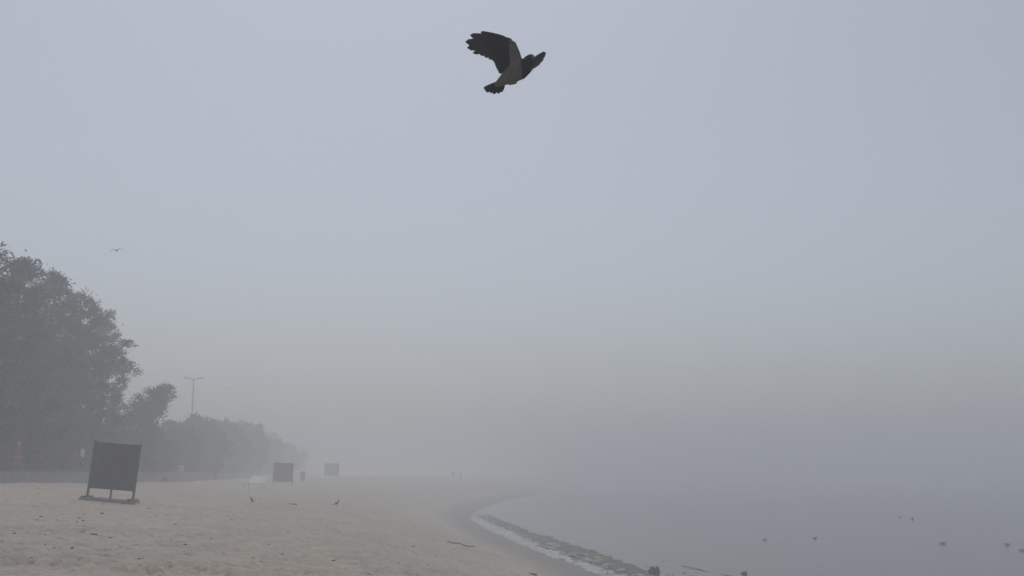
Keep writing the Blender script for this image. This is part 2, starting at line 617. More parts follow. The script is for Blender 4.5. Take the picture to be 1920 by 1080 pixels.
flat = lambda t: (min(1, t * 6 + .35)) * (min(1, (1 - t) * 2.6 + .12)) ** .8
TREES = [
    # px, off, top py, rmax, branches, profile, label
    (-75, 3.0, 395, 3.3, 90, None, 'tall dark pine at the left edge of the picture, tallest of the row'),
    (34, 2.4, 470, 2.85, 84, None, 'dark pine right behind the person in red'),
    (98, 3.0, 498, 2.7, 76, None, 'dark pine third from the left edge in the row behind the wall'),
    (152, 1.9, 543, 2.45, 66, flat, 'dark pine rising above the left post of the nearest screen'),
    (200, 2.6, 582, 2.15, 56, flat, 'rightmost tall pine with ragged branch tips against the fog'),
]
for i, (px, off, top, rm, nb, pf, lab) in enumerate(TREES):
    b = colm(px, off)
    pine(b, top_h(top, b.y), rm, lab, 20 + i, first=.07 if i < 4 else .1, n_br=nb, prof=pf, per=26)
# inner pines that fill the grove behind the front row
for i, (px, off, top, rm, lab) in enumerate([
    (-10, 8.0, 520, 3.4, 'inner pine of the grove seen above the left edge of the low wall'),
    (70, 8.5, 580, 3.3, 'inner pine of the grove between the second and third front pines'),
    (140, 8.0, 640, 2.6, 'inner pine of the grove behind the rightmost front pines'),
]):
    b = colm(px, off)
    pine(b, top_h(top, b.y), rm, lab, 40 + i, first=.05, n_br=66)
# low leaning pine whose top points to the right
b = colm(248, 2.2)
pine(b, top_h(728, b.y), 2.1, 'low bushy pine leaning right, its forked tip pointing over the shrubs', 61, first=.02, lean=(2.9, 0), n_br=84,
     prof=lambda t: (1 - t) ** .45 * .95 + .14, group='low trees behind the wall')


def shrub(base, h, rx, label, seed, mat='leaves', per=24, group='shrubs behind the low wall', ry=None):
    rng = np.random.default_rng(seed)
    root = empty('shrub', base); tag(root, label, 'shrub', group)
    bm = bmesh.new()
    cen, out = [], []
    ry = ry or rx
    for k in range(9):
        a = k * 2.4 + rng.random(); rr = rx * (.2 + .6 * rng.random())
        p = np.array([math.cos(a) * rr, math.sin(a) * rr, h * (.6 + .35 * rng.random())])
        tube(bm, [(math.cos(a) * .15, math.sin(a) * .15, -.1), p * [.6, .6, .55], p], [.06, .04, .012], 5)
    from_bm('stems', bm, M['bark'], root)
    n = int(70 * rx * h)
    v = rng.normal(0, 1, (n, 3)); v /= np.linalg.norm(v, axis=1)[:, None]
    rad = rng.random((n, 1)) ** .4
    lob = 1 + .22 * np.sin(v[:, :1] * 5 + seed) * np.cos(v[:, 1:2] * 4 + v[:, 2:] * 6)
    c = v * rad * lob * np.array([rx, ry, h * .52]) + np.array([0, 0, h * .5])
    c[:, 2] = np.maximum(c[:, 2], .15)
    leaf_cloud('crown', c, v, M[mat], root, per=per, spread=.2, L=.34, wd=.14, rng=rng)
    return root


# undergrowth under the pines
for i, (px, off, h, rx, lab) in enumerate([
    (-40, 5.5, 3.0, 2.2, 'dark undergrowth shrub at the left edge under the pines'),
    (40, 5.8, 3.0, 2.4, 'dark undergrowth shrub behind the person in red'),
    (112, 5.0, 3.0, 2.3, 'dark undergrowth shrub left of the nearest screen'),
    (172, 4.6, 3.2, 2.2, 'dark undergrowth shrub behind the nearest screen'),
    (226, 4.0, 3.2, 2.0, 'dark shrub just right of the nearest screen under the leaning pine'),
]):
    shrub(colm(px, off), h, rx, lab, 80 + i, mat='needles', group='undergrowth below the pines')
# the rounded shrub row further along
for i, (px, off, top, rx, lab) in enumerate([
    (290, 2.6, 822, 2.6, 'rounded grey-green shrub at the left end of the row, below the leaning pine'),
    (335, 3.0, 803, 2.9, 'rounded shrub in the foggy row just left of the double lamp'),
    (386, 2.6, 793, 3.2, 'rounded shrub at the foot of the double lamp'),
    (428, 3.2, 795, 3.6, 'rounded shrub right of the double lamp in the foggy row'),
    (468, 2.8, 799, 4.0, 'rounded shrub behind the cream beach bench'),
    (500, 3.4, 816, 4.4, 'last clearly visible shrub of the row, behind the second screen'),
    (538, 3.0, 838, 5.5, 'very faint shrub in fog right of the second screen'),
]):
    b = colm(px, off)
    shrub(b, top_h(top, b.y), rx, lab, 120 + i, per=12 if i > 4 else 20)

# ------------------------------------------------------------------ street lamps
def lamp(base, h, arm, label, yaw=0, heads=2):
    root = empty('street_lamp', base, (0, 0, yaw)); tag(root, label, 'street lamp', 'lamps behind the shrubs')
    bm = bmesh.new(); tube(bm, [(0, 0, 0), (0, 0, h * .35), (0, 0, h)], [.11, .09, .06], 10)
    from_bm('pole', bm, M['lamp_metal'], root, smooth=True)
    bm = bmesh.new(); tube(bm, [(0, 0, 0), (0, 0, .5)], [.17, .15], 10); from_bm('base_sleeve', bm, M['lamp_metal'], root)
    for s in (-1, 1) if heads == 2 else (1,):
        bm = bmesh.new(); tube(bm, [(0, 0, h - .05), (s * arm * .4, 0, h + .02), (s * arm * .55, 0, h + .05)], [.045, .04, .035], 8)
        a = from_bm('arm', bm, M['lamp_metal'], root, smooth=True)
        bm = bmesh.new()
        bx(bm, (0, 0, 0), (arm * .55, .3, .14), bevel=.04)
        hd = from_bm('lamp_head', bm, M['lamp_metal'], root); hd.location = (s * arm * .78, 0, h + .1); hd.rotation_euler = (0, s * -.16, 0)
        bm = bmesh.new(); bx(bm, (0, 0, -.082), (arm * .4, .22, .02)); from_bm('lens', bm, M['bin_pale'], hd)
    return root


b = colm(372, 5.5)
lamp(b, (888 - 713) / F * b.y + EYE - PROM_Z, 1.15, 'tall double-armed street lamp standing out of the shrubs', yaw=.12)
b = colm(319.5, 4.5)
lamp(b, (888 - 784) / F * b.y + EYE - PROM_Z, .45, 'short faint street lamp left of the tall double lamp', yaw=.3)

# ------------------------------------------------------------------ beach screens
def screen(base, w, h, gap, label, yaw=0.0, roll=0.0, name='beach_screen'):
    root = empty(name, base, (0, roll, yaw)); tag(root, label, 'screen', 'screens along the beach')
    for s in (-1, 1):
        bm = bmesh.new(); bx(bm, (s * (w / 2 - .03), 0, h / 2 - .1), (.075, .075, h + .2), bevel=.008); p = from_bm('post', bm, M['frame'], root)
        bm = bmesh.new(); bx(bm, (s * (w / 2 - .03), 0, h + .02), (.06, .06, .05), bevel=.012); from_bm('post_cap', bm, M['frame'], p)
        bm = bmesh.new(); bx(bm, (s * (w / 2 - .03), -.04, .03), (.17, .95, .07), bevel=.01); from_bm('foot', bm, M['frame'], root)
    bm = bmesh.new(); bx(bm, (0, .02, gap / 2 + .05), (.06, .06, gap + .14), bevel=.008); from_bm('strut', bm, M['frame'], root)
    bm = bmesh.new(); bx(bm, (0, 0, h - .03), (w - .14, .05, .05), bevel=.006); from_bm('top_rail', bm, M['frame'], root)
    bm = bmesh.new(); bx(bm, (0, 0, gap), (w - .14, .05, .05), bevel=.006); from_bm('bottom_rail', bm, M['frame'], root)
    # slightly slack sheet
    nx, nz = 14, 14
    V = []
    for side in (-1, 1):
        for j in range(nz + 1):
            for i in range(nx + 1):
                a, c = i / nx, j / nz
                sag = .018 * math.sin(math.pi * a) * math.sin(math.pi * c) + .006 * math.sin(a * 19 + c * 4)
                x = (a - .5) * (w - .10)
                z = gap - .03 + c * (h - gap + .03) - .012 * abs(math.sin(a * math.pi * 7)) * (c == 1)
                V.append((x, -.042 - sag + side * .004, z))
    n1 = (nx + 1) * (nz + 1); Fs = []
    for side in range(2):
        for j in range(nz):
            for i in range(nx):
                q = side * n1 + j * (nx + 1) + i
                f = (q, q + 1, q + nx + 2, q + nx + 1)
                Fs.append(f if side == 0 else f[::-1])
    def edge(a, b): Fs.append((a, b, b + n1, a + n1))
    for i in range(nx): edge(i + 1, i); edge(nz * (nx + 1) + i, nz * (nx + 1) + i + 1)
    for j in range(nz): edge(j * (nx + 1), (j + 1) * (nx + 1)); edge((j + 1) * (nx + 1) + nx, j * (nx + 1) + nx)
    from_np('panel', np.array(V), np.array(Fs), M['screen'], root, smooth=False)
    # plank floor half sunk in the sand
    for k in range(6):
        bm = bmesh.new(); bx(bm, (.02 * (k % 2), -.52 + k * .18, -.02 + .006 * ((k * 7) % 3)), (w + .16, .165, .05), bevel=.006)
        from_bm('plank', bm, M['plank'], root)
    return root


p = hit(206, 940)
sc1 = F / p.y
root1 = screen(p + Vector((0, 0, .07)), 85 / sc1, 102 / sc1, 19 / sc1, 'nearest dark blue-grey beach screen on a plank base, leaning to the right', yaw=.10, roll=R(4.6))
w1 = 85 / sc1
for (x, y, sx, sy) in ((0, -.63, w1 + .2, .05), (0, .5, w1 + .2, .05), (-w1 / 2 - .06, -.06, .05, 1.05), (w1 / 2 + .08, -.06, .05, 1.05)):
    bm = bmesh.new(); bx(bm, (x, y, -.15), (sx, sy, .20), bevel=.008); from_bm('skirt_board', bm, M['plank'], root1)
p = Vector((-23.7, 112, gz(-23.7, 112) - .1)); s2 = F / p.y
screen(p, 37 / s2, 40 / s2, 6 / s2, 'second dark beach screen half hidden in fog beside the cream bench', yaw=-.05, roll=R(1.5))
p = Vector((-31.0, 186, gz(-31.0, 186))); s3 = F / p.y
screen(p, 27 / s3, 26 / s3, 4 / s3, 'third and faintest beach screen, farthest off in the fog', yaw=-.05)

# ------------------------------------------------------------------ cream beach bench
p = Vector((-19.9, 84, gz(-19.9, 84))); sb = F / p.y
root = empty('beach_bench', p, (0, 0, -.2)); tag(root, 'cream wooden beach bench with a tall back left of the second screen', 'bench')
u = 1 / sb
bw = 33 * u
for s in (-1, 1):
    bm = bmesh.new(); tube(bm, [(s * bw * .45, .35, -.05), (s * bw * .45, .2, .5), (s * bw * .45, .2 + (34 * u - .5) * 1.4, 34 * u)], [.045, .045, .04], 6); from_bm('back_post', bm, M['cream'], root)
    bm = bmesh.new(); tube(bm, [(s * bw * .5, -.55, -.05), (s * bw * .45, -.4, .5)], [.045, .045], 6); from_bm('leg', bm, M['cream'], root)
    bm = bmesh.new(); bx(bm, (s * bw * .5, -.08, .78), (.09, .95, .05), bevel=.01); from_bm('armrest', bm, M['cream'], root)
for k in range(5):
    bm = bmesh.new(); bx(bm, (0, -.42 + k * .15, .5), (bw, .13, .04), bevel=.006); from_bm('seat_slat', bm, M['cream'], root)
for k in range(5):
    z = .58 + k * .105
    bm = bmesh.new(); bx(bm, (0, .2 + (z - .5) * 1.4, z), (bw, .03, .19), rot=Matrix.Rotation(R(-55), 3, 'X'), bevel=.006); from_bm('back_slat', bm, M['cream'], root)
bm = bmesh.new(); bx(bm, (0, .2 + (33.5 * u - .5) * 1.4, 33.5 * u), (bw * .95, .05, .1), bevel=.006); from_bm('top_rail', bm, M['cream'], root)

# ------------------------------------------------------------------ litter bins
def bin_(base, r, h, label, mat, plate=False):
    root = empty('litter_bin', base); tag(root, label, 'litter bin')
    bm = bmesh.new(); tube(bm, [(0, 0, -.03), (0, 0, .06), (0, 0, h * .9), (0, 0, h)], [r * .8, r * .85, r, r * 1.02], 16); from_bm('drum', bm, M[mat], root, smooth=False)
    bm = bmesh.new(); tube(bm, [(0, 0, h + .002), (0, 0, h + .05), (0, 0, h + .09)], [r * 1.08, r * 1.08, r * .6], 16); from_bm('rim', bm, M['frame'], root)
    bm = bmesh.new(); tube(bm, [(0, r * 1.15, -.1), (0, r * 1.15, h * 1.15)], [.03, .03], 8); from_bm('post', bm, M['frame'], root)
    if plate:
        bm = bmesh.new(); bx(bm, (0, 0, .015), (r * 4.5, r * 4, .05), bevel=.01); from_bm('base_plate', bm, M['frame'], root)
    return root


p = Vector((-26.9, 84.0, gz(-26.9, 84.0))); s = F / p.y
bin_(p, .16, 8 / s, 'small dark litter bin on a flat plate below the low wall', 'bin_dark', True)
p = Vector((-25.3, 131, gz(-25.3, 131))); s = F / p.y
bin_(p, .3, 1.0, 'dark litter bin on the sand between second and third screens', 'bin_dark')
p = hit(405, 900); s = F / p.y
bin_(p, 3.6 / s, 14 / s, 'faint dark litter bin on the sand left of the cream bench', 'bin_dark')
b = colm(357, 1.2)
bin_(b, .28, .75, 'pale litter bin on the promenade under the double lamp', 'bin_pale')

# ------------------------------------------------------------------ people
def person(base, h, yaw, label, top, legs, pose='walk', hat=None, skirt=False, arm_bent=False, voxel=.012):
    root = empty('person', base, (0, 0, yaw)); tag(root, label, 'person')
    k = h / 1.72
    def S(*p): return tuple(v * k for v in p)
    st = {'walk': .22, 'stand': .05}[pose]
    # facing local -Y ; x to the person's left/right
    hipz = .92
    legL = [S(.09, 0, hipz), S(.10, -st * .55, .50), S(.10, -st, .09)]
    legR = [S(-.09, 0, hipz), S(-.10, st * .15, .48), S(-.10, st, .11)]
    footL = [S(.10, -st + .04, .045), S(.11, -st - .15, .035)]
    footR = [S(-.10, st + .02, .06), S(-.11, st - .17, .035)]
    torso = [S(0, 0, .93), S(0, 0, 1.1), S(0, -.01, 1.28), S(0, 0, 1.42)]
    tr = [(.165 * k, .115 * k), (.145 * k, .10 * k), (.175 * k, .115 * k), (.13 * k, .08 * k)]
    neck = [S(0, -.005, 1.42), S(0, -.02, 1.52)]
    head = [S(0, -.02, 1.54), S(0, -.03, 1.60), S(0, -.02, 1.67)]
    armL = [S(.19, 0, 1.40), S(.25, .03, 1.12), S(.25, -.10, .88)]
    armR = [S(-.19, 0, 1.40), S(-.25, .08, 1.14), S(-.24, .0, .90)]
    if arm_bent:
        armL = [S(.19, 0, 1.40), S(.22, .02, 1.13), S(.17, -.30, 1.10)]
        armR = [S(-.19, 0, 1.40), S(-.22, .02, 1.13), S(-.17, -.30, 1.10)]
    Y = (0, 1, 0)
    ch = [(torso, tr, Y), (neck, [.055 * k, .052 * k]), (head, [.07 * k, .082 * k, .075 * k]),
          ([head[1], S(0, -.125, 1.585)], [.03 * k, .012 * k]),
          (legL, [.088 * k, .06 * k, .042 * k]), (legR, [.088 * k, .06 * k, .042 * k]),
          (footL, [(.045 * k, .04 * k), (.042 * k, .028 * k)]), (footR, [(.045 * k, .04 * k), (.042 * k, .028 * k)])]
    for a in (armL, armR):
        ch.append((a, [.05 * k, .042 * k, .03 * k]))
        d = (Vector(a[2]) - Vector(a[1])).normalized()
        e = Vector(a[2])
        sx = 1 if a is armL else -1
        ch.append(([e, e + d * .09 * k], [(.022 * k, .038 * k), (.018 * k, .036 * k)], Y))
        for f in range(4):
            o = Vector((0, (-.03 + .02 * f) * k, 0))
            ch.append(([e + d * .09 * k + o, e + d * (.14 + .012 * (f in (1, 2))) * k + o, e + d * (.165 + .012 * (f in (1, 2))) * k + o + Vector((-sx * .012 * k, 0, 0))], [.009 * k, .008 * k, .007 * k]))
        ch.append(([e + d * .03 * k + Vector((0, -.03 * k, 0)), e + d * .10 * k + Vector((-sx * .01, -.062 * k, 0))], [.012 * k, .009 * k]))
    from_ = blob('body', ch, voxel, M['skin'], root, smooth=2)
    # clothes
    sl = [(torso, [(a + .018 * k, b + .018 * k) for a, b in tr], Y)]
    for a in (armL, armR):
        sl.append(([a[0], a[1], tuple(np.array(a[1]) * .25 + np.array(a[2]) * .75)], [.064 * k, .056 * k, .048 * k]))
    blob('jacket', sl, .016, M[top], root, smooth=2)
    tl = [([S(0, 0, .86), S(0, 0, 1.0)], [(.175 * k, .125 * k), (.165 * k, .118 * k)], Y)]
    for a in (legL, legR):
        tl.append(([a[0], a[1], tuple(np.array(a[1]) * .15 + np.array(a[2]) * .85)], [.108 * k, .078 * k, .062 * k]))
    blob('trousers', tl, .016, M[legs], root, smooth=2)
    hm = M[hat] if hat else M['hair']
    blob('cap' if hat else 'hair', [([S(0, .005, 1.60), S(0, 0, 1.68)], [.088 * k, .08 * k])] + ([([S(0, -.06, 1.66), S(0, -.16, 1.645)], [(.07 * k, .012 * k), (.05 * k, .01 * k)], (0, 0, 1))] if hat else []), .014, hm, root, smooth=2)
    return root


b = colm(58, .75)
person(b, 1.5, R(60), 'person in a red jacket and pale cap walking on the promenade under the pines', 'red_cloth', 'tan_cloth', 'walk', hat='white_cloth')
b = colm(175, 1.0)
person(b, 1.72, R(-90), 'person in a white top, forearms held out, mostly hidden behind the nearest screen', 'white_cloth', 'dark_cloth', 'walk', arm_bent=True)
p = Vector((-12.6, 232, gz(-12.6, 232)))
person(p, 1.7, R(20), 'left one of two tiny figures walking far off on the foggy beach', 'dark_cloth', 'dark_cloth', 'walk', voxel=.03)
p = Vector((-10.8, 228, gz(-10.8, 228)))
person(p, 1.66, R(10), 'right one of two tiny figures walking far off on the foggy beach', 'dark_cloth', 'dark_cloth', 'walk', voxel=.03)

# ------------------------------------------------------------------ the flying crow
D0 = 6.9                                   # metres from the camera


def cp(cx, cy, dep=0.0):
    """a point of the crow: cx,cy measured on the enlarged bird, dep metres away from the viewer"""
    px, py = 840 + cx / 6.355, 30 + cy / 6.355
    d = ray(px, py)
    return Vector((0, 0, EYE)) + d * (D0 + dep)


UN = D0 / F / 6.355                         # metres per unit of that measure
c0 = cp(790, 640)
crow = empty('flying_crow', c0)
tag(crow, 'large grey and black hooded crow flying overhead with raised wings', 'crow')
VIEW = ray(945, 115).normalized()


def C(cx, cy, dep=0.0): return cp(cx, cy, dep) - c0


def rr(*v): return [tuple(a * UN for a in x) if isinstance(x, tuple) else x * UN for x in v]


def mat_crow():
    k = N('crow_plumage')
    tc = k.n('ShaderNodeTexCoord')
    ax = (C(935, 590) - C(640, 780)).normalized()
    def axis_mask(p, direction, width):
        d = k.n('ShaderNodeVectorMath', operation='SUBTRACT'); k.l(tc.outputs['Object'], d.inputs[0]); d.inputs[1].default_value = p
        dot = k.n('ShaderNodeVectorMath', operation='DOT_PRODUCT'); k.l(d.outputs[0], dot.inputs[0]); dot.inputs[1].default_value = direction
        nz = k.noise(45, 3)
        ad = k.n('ShaderNodeMath', operation='MULTIPLY_ADD'); k.l(nz.outputs['Fac'], ad.inputs[0]); ad.inputs[1].default_value = .02; k.l(dot.outputs['Value'], ad.inputs[2])
        mr = k.n('ShaderNodeMapRange'); k.l(ad.outputs[0], mr.inputs[0]); mr.inputs[1].default_value = .01 - width; mr.inputs[2].default_value = .01 + width
        return mr.outputs[0]
    hood = axis_mask(C(872, 600), (C(960, 590) - C(872, 600)).normalized(), .006)
    wing = axis_mask(C(722, 400), (C(600, 400) - C(722, 400)).normalized(), .012)
    mx = k.n('ShaderNodeMath', operation='MAXIMUM'); k.l(hood, mx.inputs[0]); k.l(wing, mx.inputs[1])
    # the wing mask only counts above the flank
    upper = axis_mask(C(700, 640), (C(640, 560) - C(700, 640)).normalized(), .01)
    ww = k.n('ShaderNodeMath', operation='MULTIPLY'); k.l(wing, ww.inputs[0]); k.l(upper, ww.inputs[1])
    k.l(hood, mx.inputs[0]); k.l(ww.outputs[0], mx.inputs[1])
    nz = k.noise(70, 4)
    g = k.ramp(nz.outputs['Fac'], [(.3, (.10, .087, .083)), (.7, (.17, .149, .14))])
    bl = k.ramp(nz.outputs['Fac'], [(.3, (.013, .0145, .022)), (.7, (.028, .030, .043))])
    k.l(k.mix(mx.outputs[0], g.outputs[0], bl.outputs[0]), k.b.inputs['Base Color'])
    k.b.inputs['Roughness'].default_value = .75
    k.b.inputs['Specular IOR Level'].default_value = .25
    k.bump(nz.outputs['Fac'], .5, .003)
    return k.m


V3 = VIEW
chains = [
    # trunk of the body, tail base to throat
    ([C(585, 815), C(660, 765), C(755, 700), C(850, 640), C(930, 590), C(975, 550)],
     rr((34, 28), (66, 52), (104, 86), (122, 102), (98, 90), (70, 70)), V3),
    # head
    ([C(940, 575, -.01), C(968, 530, -.02), C(982, 512, -.03)], rr(68, 70, 60), V3),
    # belly / tucked thighs
    ([C(740, 790), C(800, 790, -.01)], rr((36, 36), (22, 26)), V3),
    # near wing: arm, wrist, hand
    ([C(835, 560), C(815, 440, .01), C(783, 330, .02), C(720, 290, .03), C(600, 248, .05), C(470, 222, .07)],
     rr((58, 26), (44, 22), (30, 18), (26, 14), (22, 10), (14, 6)), V3),
    # lining of the near wing
    ([C(790, 600, .005), C(778, 470, .015), C(755, 350, .025)], rr((52, 16), (52, 12), (42, 9)), V3),
    # far wing: arm going away from the viewer
    ([C(985, 590, .05), C(1025, 545, .12), C(1075, 490, .19), C(1115, 455, .25)],
     rr((50, 24), (42, 18), (34, 12), (22, 8)), V3),
]
blob('body', chains, .0035, mat_crow(), crow, smooth=4, seg=16)


def feather(root_p, tip_p, width, mat, parent, sweep=0.0, camber=.0, name='feather', thick=.0015, point=.5):
    a, b = Vector(root_p), Vector(tip_p)
    t = b - a; L = t.length; t.normalize()
    s = t.cross(V3).normalized(); n = s.cross(t).normalized()
    st = [0, .12, .35, .6, .8, .92, 1.0]
    wd = [.25, .75, 1.0, 1.0, .86, point, .06]
    bm = bmesh.new(); rings = []
    for f, w in zip(st, wd):
        c = a + t * (L * f) + s * (sweep * L * f * f) + n * (camber * L * f * (1 - f))
        h = w * width / 2; th = thick * (1 - .6 * f)
        rings.append([bm.verts.new(c + s * h), bm.verts.new(c + n * th), bm.verts.new(c - s * h * .8), bm.verts.new(c - n * th)])
    for r1, r2 in zip(rings[:-1], rings[1:]):
        for k in range(4): bm.faces.new((r1[k], r1[(k + 1) % 4], r2[(k + 1) % 4], r2[k]))
    bm.faces.new(rings[0][::-1]); bm.faces.new(rings[-1])
    return from_bm(name, bm, mat, parent)


BF = M['black_feather']
FF = M['flight_feather']
prim = [((700, 262), (386, 196), 62), ((690, 275), (262, 236), 96), ((690, 290), (206, 318), 108), ((695, 305), (230, 388), 108), ((700, 322), (298, 450), 80),
        ((705, 340), (382, 470), 72), ((715, 355), (434, 494), 70), ((722, 372), (486, 518), 70), ((730, 390), (530, 538), 72)]
for i, (a, b_, w) in enumerate(prim):
    feather(C(*a, .03 + .001 * i), C(*b_, .085 - .004 * i), w * UN, FF, crow, sweep=-.02, camber=.06, name='primary_feather', point=.7)
secs = [((740, 405), (548, 562), 66), ((748, 425), (562, 596), 66), ((756, 445), (575, 626), 66), ((764, 470), (590, 655), 66), ((772, 495), (606, 684), 66),
        ((782, 525), (640, 690), 70), ((795, 550), (668, 680), 66), ((800, 570), (700, 660), 60)]
for i, (a, b_, w) in enumerate(secs):
    feather(C(*a, .028 + .001 * i), C(*b_, .05 - .004 * i), w * UN, BF, crow, camber=.08, name='secondary_feather', point=.8)
# under-wing coverts, a shorter row in front
cov = [((760, 282), (450, 256)), ((762, 300), (430, 300)), ((764, 318), (445, 345)), ((766, 338), (485, 388)), ((768, 360), (520, 428)), ((732, 380), (560, 460)),
       ((742, 410), (590, 500)), ((752, 445), (615, 540)), ((764, 480), (640, 580)), ((778, 520), (670, 620))]
for i, (a, b_) in enumerate(cov):
    feather(C(*a, .02 + .001 * i), C(*b_, .045 - .002 * i), 70 * UN, BF, crow, camber=.05, name='covert_feather', point=.85)
# far wing feathers
far = [((1030, 560), (1168, 434), 50), ((1035, 572), (1160, 456), 60), ((1025, 588), (1138, 505), 64), ((1012, 600), (1095, 560), 60), ((1000, 610), (1050, 600), 46),
       ((1045, 520), (1150, 426), 40), ((1005, 600), (1012, 664), 9), ((1012, 590), (1036, 628), 9)]
for i, (a, b_, w) in enumerate(far):
    feather(C(*a, .13), C(*b_, .30 - .02 * i), w * UN, BF, crow, camber=.04, name='primary_feather', point=.7)
# tail
tail = [((640, 775), (420, 862)), ((640, 782), (432, 888)), ((645, 790), (452, 908)), ((650, 797), (500, 916)), ((655, 803), (535, 930)), ((662, 808), (590, 926)), ((666, 812), (628, 908))]
for i, (a, b_) in enumerate(tail):
    feather(C(*a, .004 * i), C(*b_, .012 * i), 46 * UN, BF, crow, name='tail_feather', point=.72)
# beak, pointing mostly at the viewer's right and towards the camera; eye
bm = bmesh.new()
tube(bm, [C(1000, 492, -.05), C(1014, 512, -.075), C(1020, 530, -.095)], [17 * UN, 10 * UN, 3 * UN], 8)
from_bm('beak', bm, M['beak'], crow, smooth=True)
bm = bmesh.new(); bmesh.ops.create_uvsphere(bm, u_segments=10, v_segments=8, radius=8 * UN)
e = from_bm('eye', bm, M['beak'], crow, smooth=True); e.location = C(968, 500, -.062)

# ------------------------------------------------------------------ other birds
def perched(base, s, yaw, pitch, label, mat_b='grey_feather', name='crow'):
    """a bird standing on the sand; s is its length, facing local +X"""
    root = empty(name, base, (0, 0, yaw)); tag(root, label, 'crow', 'crows on the sand')
    c, sn = math.cos(pitch), math.sin(pitch)
    def B(x, z, y=0): return (s * (x * c - z * sn), s * y, s * (x * sn + z * c) + s * .36)
    blob('body', [([B(-.30, .02), B(-.12, 0), B(.08, 0), B(.20, .05)], [(s * .055, s * .05), (s * .12, s * .11), (s * .13, s * .12), (s * .08, s * .09)], (0, 0, 1)),
                  ([B(.20, .07), B(.26, .15), B(.30, .17)], [s * .075, s * .078, s * .06])], s * .02, M[mat_b], root, smooth=3)
    bm = bmesh.new(); tube(bm, [B(.33, .17), B(.40, .155), B(.47, .135)], [s * .035, s * .025, s * .006], 8); from_bm('beak', bm, M['beak'], root)
    for k in (-1, 0, 1):
        bm = bmesh.new(); bx(bm, (0, 0, 0), (s * .34, s * .05, s * .014)); t = from_bm('tail_feather', bm, BF, root)
        t.location = B(-.42, .0, .02 * k); t.rotation_euler = (0, -pitch, .1 * k)
    for sd in (-1, 1):
        bm = bmesh.new(); tube(bm, [B(.14, .05, sd * .10), B(-.05, .03, sd * .125), B(-.38, .0, sd * .05)], [(s * .07, s * .03), (s * .09, s * .03), (s * .015, s * .01)], 8, (0, 1, 0)); from_bm('wing', bm, BF, root, smooth=True)
        bm = bmesh.new(); tube(bm, [(0, sd * s * .06, s * .30), (s * .03, sd * s * .06, s * .14), (0, sd * s * .06, 0)], [s * .03, s * .015, s * .013], 6)
        tube(bm, [(-s * .05, sd * s * .06, .005), (s * .10, sd * s * .06, .005)], [s * .012, s * .01], 6); from_bm('leg', bm, BF, root)
    return root


p = hit(472, 943); s_ = F / p.y
perched(p, 15 / s_, R(160), R(38), 'dark crow standing upright on the sand below the cream bench', 'black_feather')
p = hit(631, 950); s_ = F / p.y
perched(p, 17 / s_, R(20), R(22), 'crow standing on the sand to the right, its head raised to the right')


def flyer(px, py, y, span, label, yaw=0, roll=0, droop=-.12, up=.10, mat='gull_grey', cat='gull', name='flying_gull'):
    root = empty(name, at(px, py, y), (0, roll, yaw)); tag(root, label, cat)
    s = span
    chains = [([(0, s * .19, 0), (0, s * .05, 0), (0, -s * .1, 0), (0, -s * .19, .01 * s)], [(s * .022, s * .012), s * .05, s * .055, s * .035], (0, 0, 1)),
              ([(0, -s * .19, .01 * s), (0, -s * .25, -.005 * s)], [s * .02, s * .008])]
    for sd in (-1, 1):
        chains.append(([(sd * s * .02, -s * .04, .02 * s), (sd * s * .18, -s * .09, up * s), (sd * s * .33, -s * .04, up * s * .85), (sd * s * .5, s * .06, (up + droop) * s)],
                       [(s * .075, s * .02), (s * .07, s * .014), (s * .05, s * .01), (s * .012, s * .006)], (0, 0, 1)))
    blob('body', chains, s * .014, M[mat], root, smooth=1)
    for k in range(3):
        bm = bmesh.new(); bx(bm, (0, 0, 0), (s * .05, s * .12, s * .008)); t = from_bm('tail_feather', bm, M[mat], root)
        t.location = ((k - 1) * s * .022, s * .225, 0); t.rotation_euler = (0, 0, (k - 1) * -.18)
    return root


flyer(218.5, 470, 58, 26 / F * 58, 'grey gull gliding high to the right of the pine tops', yaw=R(12), roll=R(-7), up=.11, droop=-.2, mat='gull_grey')
flyer(427, 729, 95, 10 / F * 95 * 1.1, 'tiny faint bird in the fog right of the double lamp', yaw=R(10), mat='gull_grey')
flyer(1686, 971, 52, 14 / F * 52, 'gull flying low over the water, left one of a close pair', yaw=R(20), roll=R(35), mat='gull_grey')
flyer(1710, 974, 52, 15 / F * 52, 'gull flying low over the water, right one of a close pair', yaw=R(30), roll=R(70), mat='gull_grey')


def floater(px, py, s_px, yaw, label):
    x, y = on_sea(px, py); s = .8 * s_px / F * y
    root = empty('floating_gull', (x, y, 0), (0, 0, yaw)); tag(root, label, 'gull', 'gulls on the water')
    blob('body', [([(-s * .38, 0, s * .13), (-s * .1, 0, s * .08), (s * .2, 0, s * .08), (s * .33, 0, s * .12)], [(s * .05, s * .04), (s * .14, s * .12), (s * .14, s * .12), (s * .07, s * .08)], (0, 0, 1)),
                  ([(s * .3, 0, s * .14), (s * .36, 0, s * .25), (s * .41, 0, s * .28)], [s * .06, s * .062, s * .055])], s * .022, M['gull_white'], root, smooth=2)
    for sd in (-1, 1):
        bm = bmesh.new(); tube(bm, [(s * .2, sd * s * .09, s * .15), (-s * .1, sd * s * .115, s * .16), (-s * .5, sd * s * .03, s * .19)], [(s * .03, s * .06), (s * .035, s * .08), (s * .006, s * .012)], 8, (0, 0, 1)); from_bm('wing', bm, M['gull_grey'], root, smooth=True)
    bm = bmesh.new(); tube(bm, [(s * .45, 0, s * .28), (s * .56, 0, s * .26)], [s * .022, s * .005], 6); from_bm('beak', bm, M['beak'], root)
    return root


